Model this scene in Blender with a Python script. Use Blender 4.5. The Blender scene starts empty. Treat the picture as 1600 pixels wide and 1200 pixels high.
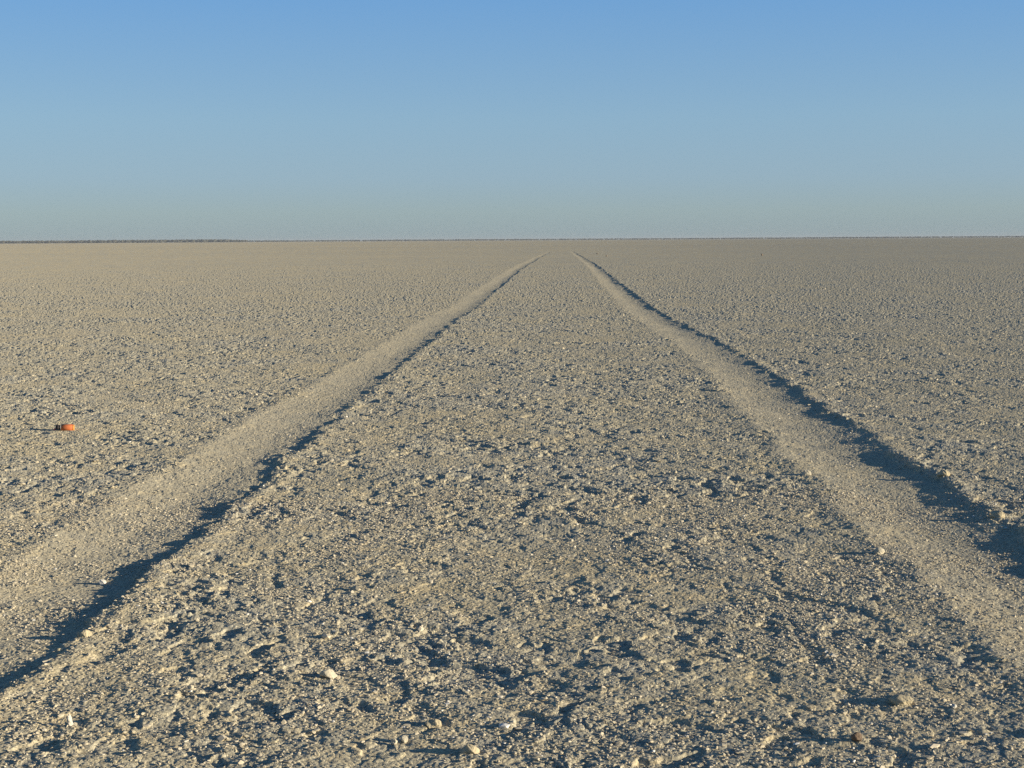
import bpy, bmesh, math, random
import numpy as np
from mathutils import Matrix, Vector

S = bpy.context.scene
COL = S.collection

# ------------------------------------------------------------------ camera
FPX = 2300                                   # focal length in pixels of the 1600 px wide photograph
H = 0.54                                   # eye height, crouching between the wheel tracks
cam_d = bpy.data.cameras.new('camera')
cam_d.sensor_width = 36.0
cam_d.lens = 36.0 * FPX / 1600
cam_d.clip_start = 0.02
cam_d.clip_end = 200000
cam = bpy.data.objects.new('camera', cam_d)
COL.objects.link(cam)
cam.matrix_world = (Matrix.Translation((0, 0, H)) @ Matrix.Rotation(math.atan(80 / FPX), 4, 'Z')
                    @ Matrix.Rotation(math.pi / 2 - math.atan(224.6 / FPX), 4, 'X')
                    @ Matrix.Rotation(-math.atan(9.8 / 1600), 4, 'Z'))
S.camera = cam

# ------------------------------------------------------------------ light
SUN_EL = math.radians(9.5)
EXPOSURE = 0.98
SKY_STRENGTH = 0.072
SUN_AZ = math.radians(100)                 # clockwise from +Y: low sun on the right, a little behind the camera
world = bpy.data.worlds.new('World')
S.world = world
world.use_nodes = True
wn = world.node_tree
wn.nodes.clear()
w_out = wn.nodes.new('ShaderNodeOutputWorld')
w_bg = wn.nodes.new('ShaderNodeBackground')
w_sky = wn.nodes.new('ShaderNodeTexSky')
w_sky.sky_type = 'NISHITA'
w_sky.sun_disc = False
w_sky.sun_elevation = SUN_EL
w_sky.sun_rotation = SUN_AZ
w_sky.altitude = 900
w_sky.air_density = 1.0
w_sky.dust_density = 0.3
w_sky.ozone_density = 2.0
w_bg.inputs['Strength'].default_value = SKY_STRENGTH
# colour of the air by height above the horizon: greyer and dustier low down, deeper blue overhead
w_tc = wn.nodes.new('ShaderNodeTexCoord')
w_sep = wn.nodes.new('ShaderNodeSeparateXYZ')
w_ramp = wn.nodes.new('ShaderNodeValToRGB')
w_mul = wn.nodes.new('ShaderNodeMix'); w_mul.data_type = 'RGBA'; w_mul.blend_type = 'MULTIPLY'; w_mul.inputs[0].default_value = 1.0
SKY_STOPS = [(0.0, (.50, .65, 1.0)), (0.08, (.80, .885, 1.0)), (0.156, (.70, .90, 1.12)), (0.4, (.4, .5, .65)), (1.0, (.25, .32, .42))]
while len(w_ramp.color_ramp.elements) < len(SKY_STOPS): w_ramp.color_ramp.elements.new(0.5)
for e_, (p_, c_) in zip(w_ramp.color_ramp.elements, SKY_STOPS): e_.position = p_; e_.color = (*c_, 1)
wn.links.new(w_tc.outputs['Generated'], w_sep.inputs[0])
wn.links.new(w_sep.outputs['Z'], w_ramp.inputs['Fac'])
wn.links.new(w_sky.outputs['Color'], w_mul.inputs[6])
wn.links.new(w_ramp.outputs['Color'], w_mul.inputs[7])
# most of the light is scattered evenly round the horizon by fine dust: blend in a plain elevation gradient
w_grad = wn.nodes.new('ShaderNodeValToRGB')
GRAD = [(0.0, (.293, .383, .436)), (0.019, (.322, .428, .470)), (0.041, (.300, .440, .565)), (0.08, (.262, .440, .623)), (0.156, (.171, .376, .686)), (0.4, (.065, .19, .42)), (1.0, (.020, .062, .20))]
while len(w_grad.color_ramp.elements) < len(GRAD): w_grad.color_ramp.elements.new(0.5)
for e_, (p_, c_) in zip(w_grad.color_ramp.elements, GRAD): e_.position = p_; e_.color = (*c_, 1)
wn.links.new(w_sep.outputs['Z'], w_grad.inputs['Fac'])
w_sc = wn.nodes.new('ShaderNodeVectorMath'); w_sc.operation = 'SCALE'
w_sc.inputs['Scale'].default_value = 1.0 / (SKY_STRENGTH * 2 ** EXPOSURE)
wn.links.new(w_grad.outputs['Color'], w_sc.inputs[0])
w_mix = wn.nodes.new('ShaderNodeMix'); w_mix.data_type = 'RGBA'; w_mix.inputs[0].default_value = 0.75
wn.links.new(w_mul.outputs[2], w_mix.inputs[6])
wn.links.new(w_sc.outputs[0], w_mix.inputs[7])
wn.links.new(w_mix.outputs[2], w_bg.inputs['Color'])
wn.links.new(w_bg.outputs['Background'], w_out.inputs['Surface'])

sun_d = bpy.data.lights.new('sun', 'SUN')
sun_d.energy = 4.75
sun_d.angle = math.radians(0.53)
sun_d.color = (1.0, 0.875, 0.66)
sun = bpy.data.objects.new('sun', sun_d)
COL.objects.link(sun)
to_sun = Vector((math.sin(SUN_AZ) * math.cos(SUN_EL), math.cos(SUN_AZ) * math.cos(SUN_EL), math.sin(SUN_EL)))
sun.rotation_euler = to_sun.to_track_quat('Z', 'Y').to_euler()
sun.location = to_sun * 50

S.view_settings.view_transform = 'Standard'
S.view_settings.look = 'None'
S.view_settings.gamma = 1.0
S.view_settings.exposure = EXPOSURE
S.cycles.use_denoising = False      # the sunlit crust is finer than a denoiser keeps

# ------------------------------------------------------------------ helpers
def tag(o, label=None, cat=None, group=None, kind=None):
    if label: o['label'] = label
    if cat: o['category'] = cat
    if group: o['group'] = group
    if kind: o['kind'] = kind
    return o

def mesh_np(name, verts, faces, mat, smooth=False, parent=None):
    """verts (n,3); faces (m,3) or (m,4)"""
    verts = np.ascontiguousarray(verts, dtype=np.float32)
    faces = np.ascontiguousarray(faces, dtype=np.int32)
    m = bpy.data.meshes.new(name)
    k = faces.shape[1]
    m.vertices.add(len(verts)); m.vertices.foreach_set('co', verts.ravel())
    m.loops.add(faces.size); m.loops.foreach_set('vertex_index', faces.ravel())
    m.polygons.add(len(faces))
    m.polygons.foreach_set('loop_start', np.arange(0, faces.size, k, dtype=np.int32))
    m.polygons.foreach_set('use_smooth', np.full(len(faces), smooth, dtype=bool))
    m.update(calc_edges=True)
    m.materials.append(mat)
    o = bpy.data.objects.new(name, m)
    COL.objects.link(o)
    o.parent = parent
    return o

# ------------------------------------------------------------------ noise
def ihash(ix, iy, seed):
    h = (ix.astype(np.uint32) * np.uint32(374761393)) ^ (iy.astype(np.uint32) * np.uint32(668265263)) ^ np.uint32((seed * 2246822519) & 0xffffffff)
    h = (h ^ (h >> np.uint32(13))) * np.uint32(1274126177)
    h = (h ^ (h >> np.uint32(15))) * np.uint32(2246822519)
    return h ^ (h >> np.uint32(16))

def rnd(ix, iy, seed):
    return (ihash(ix, iy, seed) >> np.uint32(8)).astype(np.float32) * np.float32(1 / 16777216.0)

def vnoise(x, y, lam, seed):
    """smooth value noise, -1..1"""
    x = x / lam; y = y / lam
    fx = np.floor(x); fy = np.floor(y)
    ix = fx.astype(np.int64); iy = fy.astype(np.int64)
    tx = (x - fx).astype(np.float32); ty = (y - fy).astype(np.float32)
    tx = tx * tx * (3 - 2 * tx); ty = ty * ty * (3 - 2 * ty)
    a = rnd(ix, iy, seed); b = rnd(ix + 1, iy, seed); c = rnd(ix, iy + 1, seed); d = rnd(ix + 1, iy + 1, seed)
    return ((a + (b - a) * tx) * (1 - ty) + (c + (d - c) * tx) * ty) * 2 - 1

def fbm(x, y, lam, seed, n=3, gain=0.55):
    s = 0; a = 1.0; t = 0
    for i in range(n):
        ang = 0.6 + 1.1 * i
        xr = x * math.cos(ang) - y * math.sin(ang); yr = x * math.sin(ang) + y * math.cos(ang)
        s = s + a * vnoise(xr, yr, lam / 2.03 ** i, seed + 17 * i)
        t += a; a *= gain
    return s / t

def clods(x, y, cell, seed, fill=0.7, flat=0.5):
    """height field of separate rounded lumps with their own size and height, 0..1"""
    gx = x / cell; gy = y / cell
    ix = np.floor(gx).astype(np.int64); iy = np.floor(gy).astype(np.int64)
    out = np.zeros(np.shape(x), np.float32)
    for dx in (-1, 0, 1):
        for dy in (-1, 0, 1):
            cx = ix + dx; cy = iy + dy
            px = cx + rnd(cx, cy, seed); py = cy + rnd(cx, cy, seed + 1)
            r0 = rnd(cx, cy, seed + 2)
            r = 0.3 + 0.65 * rnd(cx, cy, seed + 3)
            hh = np.where(r0 < fill, 0.25 + 0.75 * rnd(cx, cy, seed + 4) ** 1.5, 0).astype(np.float32)
            ex = (gx - px).astype(np.float32); ey = (gy - py).astype(np.float32)
            tilt = (rnd(cx, cy, seed + 5) - 0.5) * 0.9
            d2 = (ex * ex + ey * ey) / (r * r)
            dome = np.clip(1 - d2, 0, 1) ** flat
            out = np.maximum(out, hh * dome * (1 + tilt * ex / r))
    return out

def sstep(a, b, t):
    t = np.clip((t - a) / (b - a), 0, 1)
    return t * t * (3 - 2 * t)

# ------------------------------------------------------------------ terrain
def track_centres(y):
    left = -0.80 - 0.06 * sstep(9, 24, y) + 0.007 * np.sin(y * 1.1) + 0.012 * np.sin(y * 0.31 + 2)
    right = 0.712 - 0.085 * sstep(6.2, 11, y) + 0.007 * np.sin(y * 0.9 + 1) + 0.012 * np.sin(y * 0.27)
    return left, right

def ground_height(x, y, sp=None):
    """sp: sample spacing at each point; detail finer than it fades out"""
    x = np.asarray(x, np.float64); y = np.asarray(y, np.float64)
    if sp is None: sp = np.full(x.shape, 0.0005, np.float32)
    def lod(lam): return (1 - sstep(lam * 0.45, lam * 1.1, sp)).astype(np.float32)
    r = np.hypot(x, y)
    z = -0.25 * sstep(23, 114, r)
    z = z + 0.02 * fbm(x, y, 6.0, 5, 2) * lod(6.0) * sstep(3, 14, r) * (1 - 0.5 * sstep(60, 120, r))
    # how rough the crust is, from place to place
    patch = fbm(x, y, 0.55, 91, 3)
    patch2 = vnoise(x, y, 0.17, 95) + 0.6 * vnoise(x, y, 0.08, 96)
    rough = np.clip(0.80 + 0.45 * patch + 0.5 * patch2, 0.28, 1.6)
    # warp so that nothing looks round
    wx = x + 0.017 * vnoise(x, y, 0.05, 11) + 0.0065 * vnoise(x, y, 0.016, 12) + 0.03 * vnoise(x, y, 0.22, 15)
    wy = y + 0.017 * vnoise(x, y, 0.05, 13) + 0.0065 * vnoise(x, y, 0.016, 14) + 0.03 * vnoise(x, y, 0.22, 16)
    big = 0.0042 * fbm(x, y, 0.30, 31, 2) * lod(0.3)
    lump = 0.0026 * clods(wx, wy, 0.085, 41, 0.62, 0.22) * lod(0.06)
    lump = lump + 0.0021 * clods(wx, wy, 0.042, 51, 0.55, 0.22) * lod(0.035)
    pit = sstep(0.25, 0.5, vnoise(wx, wy, 0.040, 61) + 0.3 * vnoise(x, y, 0.013, 62)) * 0.0039 * lod(0.04)
    crumb = 0.0018 * clods(0.5 * (x + wx), 0.5 * (y + wy), 0.021, 71, 0.6, 0.16) * lod(0.018)
    crumb = crumb + 0.00115 * clods(x + 0.0025 * vnoise(x, y, 0.006, 72), y + 0.0025 * vnoise(x, y, 0.006, 74), 0.0100, 73, 0.6, 0.18) * lod(0.009)
    grain = 0.0006 * clods(x, y, 0.0046, 81, 0.6, 0.3) * lod(0.0045) + 0.0003 * vnoise(x, y, 0.0035, 83) * lod(0.0035)
    # wheel tracks
    lc, rc = track_centres(y)
    smooth = np.zeros(x.shape); cut = np.zeros(x.shape)
    fade = 1 - sstep(80, 112, y + 0.8 * np.sin(x * 3))
    fade = fade * sstep(-6, -4, y)
    for k, (c, D, hw) in enumerate(((lc, 0.0078, 0.116 - 0.01 * sstep(4, 7, y)), (rc, 0.0102, 0.124 - 0.016 * sstep(4, 7, y)))):
        near = np.exp(-((x - c) / 0.5) ** 2) > 0.05
        # ragged right lip, broken into chunks
        e = 0.016 * vnoise(x * 0.3, y, 0.17, 101 + k) + 0.013 * vnoise(x, y, 0.065, 103 + k) + 0.006 * vnoise(x, y, 0.022, 105 + k) + 0.004 * vnoise(x, y, 0.009, 115 + k)
        e = e * (1 - 0.4 * sstep(6, 18, y))
        u = (x - c + e)
        g = sstep(-0.35, 0.25, vnoise(x * 0.2, y, 0.26, 121 + k) + 0.5 * vnoise(x, y, 0.08, 123 + k))      # here crisp, there slumped
        wall_r = 1 - (0.15 + 0.5 * g) * sstep(hw - 0.008, hw + 0.003, u) - (0.85 - 0.5 * g) * sstep(hw - 0.095, hw + 0.006, u)
        wall_l = sstep(-hw - 0.045 + 0.3 * e, hw * 0.05, u)
        dep = D * (1.0 + 0.22 * vnoise(x * 0.3, y, 0.23, 107 + k) + 0.22 * vnoise(x, y, 0.09, 117 + k) + 0.25 * vnoise(x * 0, y, 1.3, 109 + k))
        dep = dep * (1 - 0.30 * sstep(2.9, 4.8, y) + 0.25 * sstep(10, 26, y))          # reads as deeper, softer ground further out
        cut = cut + np.where(near, dep * wall_r * wall_l, 0)
        berm = 0.0022 * np.exp(-((u + hw + 0.03) / 0.035) ** 2) + 0.0022 * np.exp(-((u - hw - 0.022) / 0.022) ** 2) * (1 + 0.8 * vnoise(x, y, 0.1, 111 + k))
        cut = cut - np.where(near, berm * (1 - 0.8 * sstep(3, 12, y)), 0)
        in_l = sstep(-hw - 0.09, -hw + 0.02, u + 1.2 * e)
        in_r = 1 - sstep(hw - 0.030, hw - 0.006, u)
        smooth = np.maximum(smooth, np.where(near, in_l * in_r * (0.82 + 0.3 * patch2), 0))
    cut = cut * fade * lod(0.25); smooth = smooth * fade
    k1 = 1 - 0.9 * smooth; k2 = 1 - (0.45 + 0.25 * sstep(5, 12, y)) * smooth; k3 = 1 - 0.15 * smooth
    far = 1 - 0.15 * sstep(4, 18, r) - 0.6 * sstep(18, 76, r)
    z = z + (rough * (lump - pit * 0.9) * k1 * (0.9 - 0.5 * sstep(5, 18, r)) + big * (1 - 0.5 * smooth) + grain * k3) * far + crumb * rough ** 0.6 * k2 * (1 + 0.6 * sstep(5, 14, r)) * (1 - 0.82 * sstep(15, 60, r)) - cut
    return z, np.where(smooth > 0.02, 2 + smooth, np.clip(rough / 1.7, 0, 1))

# azimuth columns (fine ahead, coarse behind) and distance rows (even in 1/distance)
def cumspace(fn, a, b):
    out = [a]
    while out[-1] < b:
        out.append(out[-1] + fn(out[-1]))
    out[-1] = b
    return np.array(out)
A0 = 0.00034
def az_step(a):
    t = abs(a + math.radians(3))
    if t < math.radians(21.5): return A0
    if t < math.radians(60): return A0 * (1 + 6 * (t - math.radians(21.5)))
    return A0 * 5.0 + (t - math.radians(60)) * 0.05
az_r = cumspace(az_step, 0.0, math.pi)
az_l = -cumspace(lambda a: az_step(-a), 0.0, math.pi)
az = np.concatenate([az_l[::-1][:-1], az_r])
FH = FPX * H
rows = [0.02, 0.3, 0.6, 0.9, 1.05]
inv = FH / 1.15
while inv > 0.08:
    rows.append(FH / inv)
    inv -= (0.95 if inv > 330 else 0.75) if inv > 6 else max(inv * 0.12, 0.004)
rows.append(14000.0)
rows = np.array(rows)
NA, NR = len(az), len(rows)
print('grid', NA, NR, NA * NR)
Rr, Aa = np.meshgrid(rows, az, indexing='ij')
GX = (Rr * np.sin(Aa)); GY = (Rr * np.cos(Aa))
dA = np.gradient(az)
SP = np.maximum(0.0003, (Rr * dA[None, :])).astype(np.float32)
SP = np.maximum(SP, np.where(Rr < 1.12, 0.05, 0)).astype(np.float32)
GZ = np.empty(GX.shape, np.float32); GS = np.empty(GX.shape, np.float32)
for j in range(0, NR, 60):
    sl = slice(j, min(j + 60, NR))
    zz, ss = ground_height(GX[sl], GY[sl], SP[sl])
    GZ[sl] = zz; GS[sl] = ss
verts = np.stack([GX, GY, GZ], -1).reshape(-1, 3)
idx = np.arange(NA * NR, dtype=np.int32).reshape(NR, NA)
a = idx[:-1, :-1].ravel(); b = idx[:-1, 1:].ravel(); c = idx[1:, 1:].ravel(); d = idx[1:, :-1].ravel()
quads = np.stack([a, d, c, b], -1)

# ------------------------------------------------------------------ materials
def nodes(name):
    m = bpy.data.materials.new(name); m.use_nodes = True
    nt = m.node_tree
    bsdf = nt.nodes['Principled BSDF']
    bsdf.inputs['Specular IOR Level'].default_value = 0.15
    bsdf.inputs['Roughness'].default_value = 0.95
    return m, nt, bsdf

def add(nt, t, **kw):
    n = nt.nodes.new(t)
    for k, v in kw.items():
        if k in n.inputs: n.inputs[k].default_value = v
        else: setattr(n, k, v)
    return n

def ramp(nt, src, stops):
    r = nt.nodes.new('ShaderNodeValToRGB')
    el = r.color_ramp.elements
    while len(el) < len(stops): el.new(0.5)
    for e, (p, c) in zip(el, stops): e.position = p; e.color = (*c, 1)
    nt.links.new(src, r.inputs['Fac'])
    return r.outputs['Color']

def mixc(nt, f, a, b, mode='MIX'):
    n = nt.nodes.new('ShaderNodeMix'); n.data_type = 'RGBA'; n.blend_type = mode
    for s, i in ((f, 0), (a, 6), (b, 7)):
        if isinstance(s, (int, float)): n.inputs[i].default_value = s
        elif isinstance(s, tuple): n.inputs[i].default_value = (*s, 1)
        else: nt.links.new(s, n.inputs[i])
    return n.outputs[2]

TAN = (0.46, 0.395, 0.262)
GREY = (0.40, 0.365, 0.285)
def crust_material(name, use_track=True):
    m, nt, bsdf = nodes(name)
    L = nt.links
    geo = add(nt, 'ShaderNodeNewGeometry')
    pos = geo.outputs['Position']
    def nz(scale, detail=4, rough=0.6):
        n = add(nt, 'ShaderNodeTexNoise', Scale=scale, Detail=detail, Roughness=rough)
        L.new(pos, n.inputs['Vector']); return n.outputs['Fac']
    big = ramp(nt, nz(1.6, 4), [(0.35, GREY), (0.68, TAN)])
    med = ramp(nt, nz(19, 5), [(0.34, (0.37, 0.355, 0.29)), (0.50, (0.43, 0.385, 0.27)), (0.66, (0.52, 0.43, 0.265))])
    col = mixc(nt, 0.55, big, med)
    # crumbly places are greyer than the smooth crust
    at = add(nt, 'ShaderNodeAttribute', attribute_name='crumbly')
    col = mixc(nt, 1.0, col, ramp(nt, at.outputs['Fac'], [(0.1, (1.10, 1.06, 0.98)), (0.75, (0.94, 0.965, 1.01))]), 'MULTIPLY')
    # fine speckle: dark silt, pale salt
    sp = ramp(nt, nz(260, 3, 0.7), [(0.36, (0.62, 0.61, 0.60)), (0.5, (1, 1, 1)), (0.62, (1.2, 1.2, 1.18)), (0.72, (1.75, 1.75, 1.75))])
    col = mixc(nt, 1.0, col, sp, 'MULTIPLY')
    sp2 = ramp(nt, nz(75, 4, 0.65), [(0.33, (0.80, 0.81, 0.83)), (0.5, (1, 1, 1)), (0.68, (1.16, 1.13, 1.06))])
    col = mixc(nt, 1.0, col, sp2, 'MULTIPLY')
    # very wide bands of slightly different crust across the pan
    mp = add(nt, 'ShaderNodeMapping'); mp.inputs['Scale'].default_value = (0.012, 0.03, 1)
    L.new(pos, mp.inputs['Vector'])
    n = add(nt, 'ShaderNodeTexNoise', Scale=1.0, Detail=3.0); L.new(mp.outputs[0], n.inputs['Vector'])
    bands = ramp(nt, n.outputs['Fac'], [(0.3, (0.94, 0.95, 0.97)), (0.7, (1.04, 1.03, 1.0))])
    col = mixc(nt, 1.0, col, bands, 'MULTIPLY')
    if use_track:
        at = add(nt, 'ShaderNodeAttribute', attribute_name='track')
        tr = mixc(nt, 1.0, (0.405, 0.362, 0.262), sp, 'MULTIPLY')
        f = add(nt, 'ShaderNodeMath', operation='MULTIPLY'); f.inputs[1].default_value = 0.6
        L.new(at.outputs['Fac'], f.inputs[0])
        col = mixc(nt, f.outputs[0], col, tr)
    L.new(col, bsdf.inputs['Base Color'])
    bsdf.inputs['Diffuse Roughness'].default_value = 0.36
    bp = add(nt, 'ShaderNodeBump', Strength=0.35, Distance=0.0012)
    L.new(nz(420, 2, 0.6), bp.inputs['Height'])
    L.new(bp.outputs['Normal'], bsdf.inputs['Normal'])
    return m

M_pan = crust_material('salt_crust')
pan = mesh_np('ground', verts, quads, M_pan)
tag(pan, kind='structure')
at = pan.data.attributes.new('track', 'FLOAT', 'POINT')
at.data.foreach_set('value', np.clip(GS.ravel() - 2, 0, 1))
at = pan.data.attributes.new('crumbly', 'FLOAT', 'POINT')
at.data.foreach_set('value', np.where(GS.ravel() > 1.5, 0.35, GS.ravel()))
del verts, quads, GX, GY, GZ, GS, Rr, Aa, SP

# ------------------------------------------------------------------ loose crumbs lying on the crust
def crumb_material(name):
    m, nt, bsdf = nodes(name)
    at = add(nt, 'ShaderNodeAttribute', attribute_name='tone')
    col = ramp(nt, at.outputs['Fac'], [(0.0, (0.33, 0.29, 0.22)), (0.35, (0.44, 0.385, 0.28)), (0.8, (0.52, 0.46, 0.35)), (1.0, (0.68, 0.65, 0.58))])
    nt.links.new(col, bsdf.inputs['Base Color'])
    return m
M_crumb = crumb_material('crumb_crust')

rng = np.random.default_rng(7)
ico_v = []
bm = bmesh.new(); bmesh.ops.create_icosphere(bm, subdivisions=1, radius=1)
ICO_V = np.array([v.co[:] for v in bm.verts], np.float32)
ICO_F = np.array([[v.index for v in f.verts] for f in bm.faces], np.int32)
bm.free()

def scatter(n, r0, r1, s0, s1, seed, keep_track=0.6):
    rg = np.random.default_rng(seed)
    a = np.radians(rg.uniform(-40, 34, n)); r = np.sqrt(rg.uniform(r0 * r0, r1 * r1, n))
    x = r * np.sin(a); y = r * np.cos(a)
    z, sm = ground_height(x, y); rgh = np.where(sm > 1.5, 0.5, sm); sm = np.clip(sm - 2, 0, 1)
    dens = 0.5 + 0.9 * fbm(x, y, 0.16, 301, 3)
    keep = (rg.random(n) < dens * (0.25 + 1.5 * rgh) * np.where(sm > 0.5, keep_track, 1))
    x, y, z = x[keep], y[keep], z[keep]; m = len(x)
    s = s0 + (s1 - s0) * rg.random(m) ** 2.6
    sc = s[:, None] * rg.uniform(0.6, 1.3, (m, 3)); sc[:, 2] *= 0.52
    V = ICO_V[None] * (1 + 0.28 * rg.standard_normal((m, len(ICO_V), 1)).astype(np.float32).clip(-1.6, 1.6))
    V = V * sc[:, None, :]
    th = rg.uniform(0, 6.283, m); ct, st = np.cos(th)[:, None], np.sin(th)[:, None]
    X = V[..., 0] * ct - V[..., 1] * st; Y = V[..., 0] * st + V[..., 1] * ct
    V = np.stack([X + x[:, None], Y + y[:, None], V[..., 2] + (z + sc[:, 2] * 0.35)[:, None]], -1)
    tone = np.clip(rg.normal(0.42, 0.2, m), 0, 0.85)
    tone = np.where(rg.random(m) < 0.015 * np.clip(0.004 / s, 0, 1), 1.0, tone)
    return V.reshape(-1, 3), m, np.repeat(tone, len(ICO_V))
VS, TS, cnt = [], [], 0
for spec in ((210000, 1.25, 3.2, 0.0010, 0.0028, 1, 0.9), (45000, 1.25, 5.5, 0.0016, 0.0042, 2, 0.6),
             (3500, 1.25, 9.0, 0.004, 0.007, 3, 0.1), (3000, 6.0, 24.0, 0.006, 0.010, 4, 0.1)):
    v, m, t = scatter(*spec); VS.append(v); TS.append(t); cnt += m
V = np.concatenate(VS); T = np.concatenate(TS)
F = (ICO_F[None] + (np.arange(cnt, dtype=np.int32) * len(ICO_V))[:, None, None]).reshape(-1, 3)
cr = mesh_np('loose_crumbs', V, F, M_crumb)
tag(cr, 'loose grains and crumbs of tan salt crust strewn over the whole pan', 'gravel', kind='stuff')
at = cr.data.attributes.new('tone', 'FLOAT', 'POINT')
at.data.foreach_set('value', T.astype(np.float32))
print('crumbs', cnt)
del V, T, F, VS, TS

# ------------------------------------------------------------------ clods one can point at
def clod_material(name, c0, c1):
    m, nt, bsdf = nodes(name)
    tc = add(nt, 'ShaderNodeTexCoord')
    n = add(nt, 'ShaderNodeTexNoise', Scale=90.0, Detail=5.0, Roughness=0.65)
    nt.links.new(tc.outputs['Object'], n.inputs['Vector'])
    nt.links.new(ramp(nt, n.outputs['Fac'], [(0.35, c0), (0.65, c1)]), bsdf.inputs['Base Color'])
    bp = add(nt, 'ShaderNodeBump', Strength=0.7, Distance=0.0012)
    n2 = add(nt, 'ShaderNodeTexNoise', Scale=320.0, Detail=3.0)
    nt.links.new(tc.outputs['Object'], n2.inputs['Vector'])
    nt.links.new(n2.outputs['Fac'], bp.inputs['Height']); nt.links.new(bp.outputs['Normal'], bsdf.inputs['Normal'])
    return m
M_tan = clod_material('tan_clod', (0.36, 0.31, 0.21), (0.48, 0.41, 0.27))
M_pale = clod_material('pale_clod', (0.40, 0.36, 0.27), (0.52, 0.47, 0.36))
M_white = clod_material('white_salt', (0.50, 0.47, 0.40), (0.66, 0.62, 0.54))
M_dark = clod_material('dark_clod', (0.12, 0.085, 0.06), (0.20, 0.15, 0.11))
M_brown = clod_material('brown_clod', (0.16, 0.13, 0.10), (0.26, 0.21, 0.16))

def clod(label, x, y, size, mat, seed, name='clod', cat='clod', lift=0.42, tilt=(0, 0), rough=0.3):
    bm = bmesh.new(); bmesh.ops.create_icosphere(bm, subdivisions=4, radius=1)
    P = np.array([v.co[:] for v in bm.verts])
    F = np.array([[v.index for v in f.verts] for f in bm.faces]); bm.free()
    rg = np.random.default_rng(seed)
    # chip it with random planes, then roughen
    for _ in range(9):
        nrm = rg.standard_normal(3); nrm /= np.linalg.norm(nrm)
        dd = rg.uniform(0.62, 0.92)
        s = P @ nrm; over = np.clip(s - dd, 0, None)
        P = P - nrm[None] * over[:, None] * 0.85
    q = P * 3 + seed * 7.3
    for lam, am in ((1.6, 0.9), (0.7, 0.45), (0.3, 0.25)):
        nn = vnoise(q[:, 0] + q[:, 2] * 0.7, q[:, 1] - q[:, 2] * 0.9, lam, seed)
        P = P * (1 + rough * am * 0.5 * nn[:, None])
    P = P * (np.array(size) / 2)[None]
    R = (Matrix.Rotation(rg.uniform(-0.5, 0.5), 3, 'Z') @ Matrix.Rotation(tilt[0], 3, 'X') @ Matrix.Rotation(tilt[1], 3, 'Y'))
    P = P @ np.array(R).T
    P[:, 2] -= P[:, 2].min()
    z = float(ground_height(np.array([x]), np.array([y]))[0][0])
    o = mesh_np(name, P, F, mat, smooth=False)
    o.location = (x, y, z - P[:, 2].max() * lift)
    G = 'clods and pebbles one can point at on the pan'
    return tag(o, label, cat, G)

clod('pale flaky salt clod casting a round dark shadow, bottom left of centre', -0.292, 1.783, (0.027, 0.018, 0.015), M_pale, 31, lift=0.35, tilt=(0.2, 0.4), rough=0.45)
clod('rounded smooth tan clod right beside a shadow pit near bottom centre', -0.146, 1.598, (0.022, 0.020, 0.017), M_tan, 12)
clod('rounded tan clod at the very bottom edge, left of centre', -0.099, 1.51, (0.020, 0.022, 0.016), M_tan, 13)
clod('paler and larger of two touching pebbles near the bottom edge', -0.173, 1.544, (0.0085, 0.0075, 0.0085), M_pale, 14, 'pebble', 'pebble', 0.15)
clod('smaller left one of two touching pebbles near the bottom edge', -0.183, 1.536, (0.0075, 0.007, 0.007), M_pale, 15, 'pebble', 'pebble', 0.15)
clod('upright white shard standing on the crust in the bottom left corner', -0.555, 1.591, (0.0065, 0.005, 0.017), M_white, 16, 'salt_shard', 'shard', 0.15, (0.1, -0.15), 0.5)
clod('yellowish clod beside a small white stone on the right lip of the left wheel track', -0.659, 1.962, (0.022, 0.018, 0.016), M_tan, 17)
clod('white stone lying in the left wheel track above its long dark shadow', -0.74, 2.299, (0.013, 0.012, 0.011), M_white, 18, 'pebble', 'pebble', 0.2)
clod('bright clod on the crest of the left lip of the right wheel track', 0.555, 3.348, (0.024, 0.02, 0.020), M_pale, 19)
clod('pale clod just left of the right wheel track, above a row of shadow pits', 0.542, 2.507, (0.020, 0.018, 0.017), M_pale, 20)
clod('tall crumbly clod on the outer lip of the right wheel track', 0.862, 3.334, (0.030, 0.026, 0.022), M_tan, 21)
clod('crumbly clod above the widest shadow of the right wheel track', 0.839, 2.839, (0.028, 0.022, 0.020), M_tan, 22)
clod('dark brown clod near the bottom edge on the right', 0.313, 1.541, (0.0125, 0.011, 0.012), M_dark, 23, lift=0.1)
clod('yellow tan clod throwing a long dark shadow in the lower right corner', 0.391, 1.68, (0.026, 0.022, 0.017), M_tan, 24)
clod('tiny white pebble right of the dark shadow in the lower right corner', 0.448, 1.663, (0.006, 0.0055, 0.006), M_white, 25, 'pebble', 'pebble', 0.1)
clod('dark clod far out on the pan, right of where the wheel tracks end', 1.624, 69.09, (0.09, 0.08, 0.06), M_brown, 26, lift=0.1)
clod('small dark clod far out, just below and right of another dark clod', 1.601, 53.92, (0.07, 0.07, 0.065), M_brown, 27, lift=0.1)
clod('lone brown clod standing up far out on the right of the pan', 6.961, 51.876, (0.075, 0.07, 0.085), M_brown, 28, lift=0.1)

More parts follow.
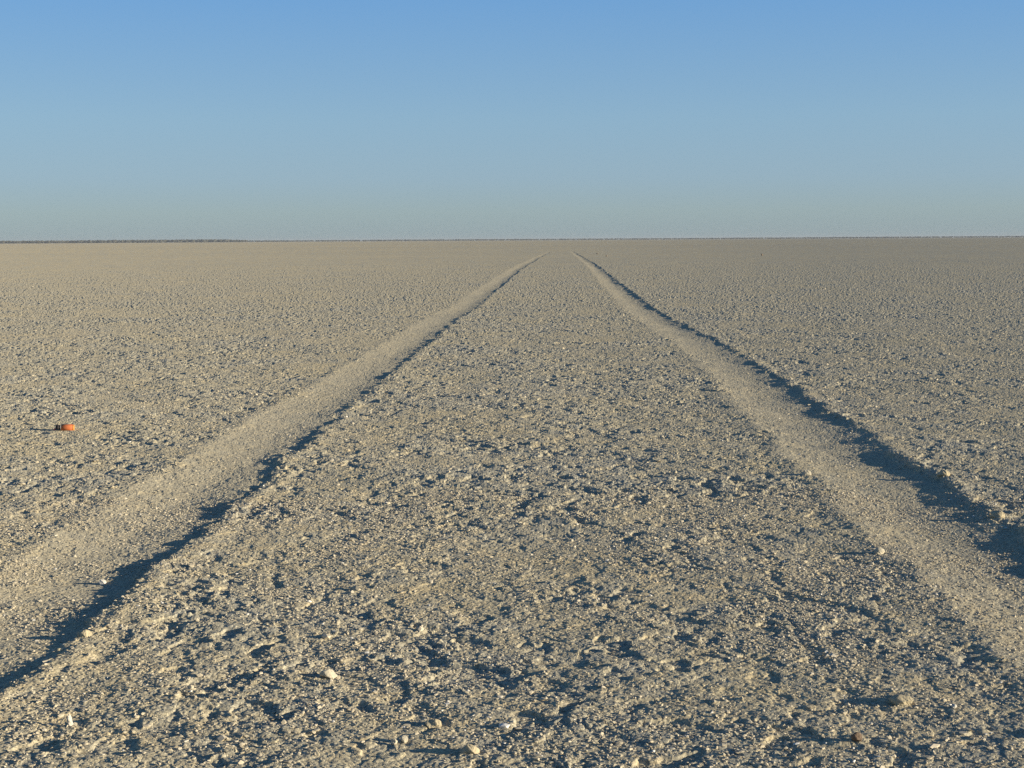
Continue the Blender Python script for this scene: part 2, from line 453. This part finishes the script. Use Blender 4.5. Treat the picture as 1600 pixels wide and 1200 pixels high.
# ------------------------------------------------------------------ orange lighter
def simple(name, col, rough=0.4, metal=0.0, spec=0.4, noise=0.15):
    m, nt, bsdf = nodes(name)
    bsdf.inputs['Specular IOR Level'].default_value = spec
    bsdf.inputs['Metallic'].default_value = metal
    bsdf.inputs['Roughness'].default_value = rough
    tc = add(nt, 'ShaderNodeTexCoord'); n = add(nt, 'ShaderNodeTexNoise', Scale=160.0, Detail=4.0)
    nt.links.new(tc.outputs['Object'], n.inputs['Vector'])
    lo = tuple(c * (1 - noise) for c in col); hi = tuple(min(1, c * (1 + noise)) for c in col)
    nt.links.new(ramp(nt, n.outputs['Fac'], [(0.35, lo), (0.65, hi)]), bsdf.inputs['Base Color'])
    return m
M_orange = simple('orange_plastic', (0.52, 0.15, 0.05), 0.6, noise=0.1)
M_base = simple('amber_plastic', (0.55, 0.24, 0.04), 0.6, noise=0.1)
M_steel = simple('dulled_steel', (0.035, 0.03, 0.032), 0.6, 0.2)
M_red = simple('dark_red_plastic', (0.20, 0.015, 0.015), 0.4)
M_rim = simple('white_plastic', (0.5, 0.47, 0.42), 0.6)

def oval_loft(name, stations, mat, parent, n=28, pw=2.6):
    """stations: (x along the axis, half width y, half height z, centre z)"""
    V = []; Fq = []
    for (x, wy, hz, cz) in stations:
        for k in range(n):
            t = 2 * math.pi * k / n
            cs, sn = math.cos(t), math.sin(t)
            V.append((x, wy * math.copysign(abs(cs) ** (2 / pw), cs), cz + hz * math.copysign(abs(sn) ** (2 / pw), sn)))
    for s in range(len(stations) - 1):
        for k in range(n):
            Fq.append((s * n + k, s * n + (k + 1) % n, (s + 1) * n + (k + 1) % n, (s + 1) * n + k))
    me = bpy.data.meshes.new(name)
    me.from_pydata(V, [], Fq + [tuple(range(n))[::-1], tuple((len(stations) - 1) * n + k for k in range(n))])
    me.materials.append(mat)
    for p in me.polygons: p.use_smooth = len(p.vertices) == 4
    o = bpy.data.objects.new(name, me); COL.objects.link(o); o.parent = parent
    return o

lx, ly = -1.435, 4.163
lz = float(ground_height(np.array([lx, lx + 0.02, lx - 0.02]), np.array([ly] * 3))[0].max())
lighter = bpy.data.objects.new('lighter', None); COL.objects.link(lighter)
lighter.empty_display_size = 0.03
lighter.location = (lx, ly, lz - 0.001)
lighter.scale = (0.84, 0.9, 0.90)
lighter.rotation_euler = (0.0, math.radians(3), math.radians(14))
tag(lighter, 'small orange plastic lighter with a dark head lying on the crust left of the tracks', 'lighter')
# body from x=-0.012 (head side) to +0.036 (base)
oval_loft('body', [(-0.0125, 0.0095, 0.0080, 0.0105), (-0.0115, 0.0113, 0.0097, 0.0105), (0.010, 0.0117, 0.0101, 0.0105),
                   (0.025, 0.0117, 0.0101, 0.0105), (0.0265, 0.0105, 0.0090, 0.0105)], M_orange, lighter)
oval_loft('base_cap', [(0.0265, 0.0113, 0.0097, 0.0105), (0.0285, 0.0113, 0.0097, 0.0105), (0.0305, 0.0098, 0.0082, 0.0105)], M_base, lighter)
oval_loft('rim', [(-0.0145, 0.0107, 0.0092, 0.0105), (-0.0125, 0.0107, 0.0092, 0.0105)], M_rim, lighter)
hood = oval_loft('metal_hood', [(-0.0305, 0.0075, 0.0055, 0.0095), (-0.030, 0.0088, 0.0068, 0.0098), (-0.0145, 0.0092, 0.0076, 0.0102)], M_steel, lighter)
def wheel_mesh(name, r, w, mat, parent, loc, teeth=22):
    bm = bmesh.new()
    ring = []
    for s in (-1, 1):
        ring.append([bm.verts.new((r * (1 if k % 2 else 0.88) * math.cos(2 * math.pi * k / (2 * teeth)), s * w / 2,
                                   r * (1 if k % 2 else 0.88) * math.sin(2 * math.pi * k / (2 * teeth)))) for k in range(2 * teeth)])
    n = 2 * teeth
    for k in range(n): bm.faces.new((ring[0][k], ring[0][(k + 1) % n], ring[1][(k + 1) % n], ring[1][k]))
    bm.faces.new(ring[0][::-1]); bm.faces.new(ring[1])
    bmesh.ops.recalc_face_normals(bm, faces=bm.faces)
    me = bpy.data.meshes.new(name); bm.to_mesh(me); bm.free(); me.materials.append(mat)
    o = bpy.data.objects.new(name, me); COL.objects.link(o); o.parent = parent; o.location = loc
    return o
wheel_mesh('spark_wheel', 0.0040, 0.006, M_steel, lighter, (-0.0255, 0, 0.0165))
bm = bmesh.new(); bmesh.ops.create_cube(bm, size=1)
bmesh.ops.scale(bm, vec=(0.009, 0.010, 0.0035), verts=bm.verts)
bmesh.ops.bevel(bm, geom=bm.edges[:], offset=0.0010, segments=2, affect='EDGES')
bmesh.ops.rotate(bm, cent=(0, 0, 0), matrix=Matrix.Rotation(-0.35, 3, 'Y'), verts=bm.verts)
me = bpy.data.meshes.new('thumb_button'); bm.to_mesh(me); bm.free(); me.materials.append(M_red)
o = bpy.data.objects.new('thumb_button', me); COL.objects.link(o); o.parent = lighter; o.location = (-0.0325, 0, 0.0045)

# ------------------------------------------------------------------ far woodland on the horizon
m, nt, bsdf = nodes('far_foliage')
tc = add(nt, 'ShaderNodeNewGeometry')
n = add(nt, 'ShaderNodeTexNoise', Scale=0.15, Detail=4.0)
nt.links.new(tc.outputs['Position'], n.inputs['Vector'])
nt.links.new(ramp(nt, n.outputs['Fac'], [(0.3, (0.045, 0.050, 0.036)), (0.7, (0.085, 0.078, 0.058))]), bsdf.inputs['Base Color'])
M_wood = m

def woodland(name, label, specs, seed):
    """specs: list of (image x from, image x to, distance, tree height from, to, rows deep, spacing)"""
    rg = np.random.default_rng(seed)
    Vs = []; n = 0
    for (x0, x1, D, h0, h1, deep, step) in specs:
        a0 = math.atan((x0 - 880) / FPX); a1 = math.atan((x1 - 880) / FPX)
        cnt = int((a1 - a0) * D / step)
        for row in range(deep):
            a = a0 + (a1 - a0) * (np.arange(cnt) + rg.random(cnt)) / cnt
            t = (a - a0) / (a1 - a0)
            dd = D * (1 + 0.012 * row + 0.01 * rg.random(cnt)) + 150 * np.sin(a * 23)
            hh = (h0 + (h1 - h0) * t) * rg.uniform(0.86, 1.03, cnt)
            x = dd * np.sin(a); y = dd * np.cos(a)
            w = hh * rg.uniform(0.55, 1.0, cnt)
            # each tree: a stem with three uneven crown clumps
            for k in range(3):
                ox = rg.uniform(-0.5, 0.5, cnt) * w; oy = rg.uniform(-0.5, 0.5, cnt) * w
                oz = hh * (0.38 + 0.12 * k) - 0.25
                r = w * rg.uniform(0.42, 0.7, cnt)
                P = ICO_V[None] * (1 + 0.2 * rg.standard_normal((cnt, 12, 1)).clip(-1.5, 1.5))
                P = P * np.stack([r, r, np.minimum(hh * 0.42, r)], -1)[:, None, :]
                P = P + np.stack([x + ox, y + oy, oz], -1)[:, None, :]
                Vs.append(P.reshape(-1, 3)); n += cnt
    V = np.concatenate(Vs)
    F = (ICO_F[None] + (np.arange(n, dtype=np.int32) * 12)[:, None, None]).reshape(-1, 3)
    o = mesh_np(name, V, F, M_wood)
    return tag(o, label, 'woodland', kind='stuff')

woodland('far_woodland', 'dark band of distant woodland thickest along the left horizon',
         [(-900, 130, 5000, 7.5, 9.2, 3, 4), (130, 340, 5000, 9.4, 10.4, 3, 4), (340, 385, 5000, 10.4, 7.8, 3, 4), (385, 470, 5400, 7.5, 5.0, 2, 9)], 3)
woodland('far_scrub', 'thin dark line of far scrub running along the rest of the horizon to the right',
         [(400, 900, 6200, 7.0, 6.6, 2, 6), (900, 2600, 6200, 6.6, 6.2, 2, 6)], 4)

# ------------------------------------------------------------------ the dusty air over the pan
bm = bmesh.new(); bmesh.ops.create_cube(bm, size=1)
bmesh.ops.scale(bm, vec=(29000, 29000, 16.5), verts=bm.verts)
bmesh.ops.translate(bm, vec=(0, 0, 16.5 / 2 - 1.5), verts=bm.verts)
me = bpy.data.meshes.new('haze'); bm.to_mesh(me); bm.free()
hm = bpy.data.materials.new('haze_air'); hm.use_nodes = True
hn = hm.node_tree; hn.nodes.clear()
ho = hn.nodes.new('ShaderNodeOutputMaterial'); hv = hn.nodes.new('ShaderNodeVolumePrincipled')
hv.inputs['Color'].default_value = (0.50, 0.56, 0.64, 1)
hv.inputs['Density'].default_value = 0.00008
hn.links.new(hv.outputs[0], ho.inputs['Volume'])
me.materials.append(hm)
hz = bpy.data.objects.new('haze', me); COL.objects.link(hz)
tag(hz, 'thin dusty air lying over the whole pan', 'haze', kind='stuff')
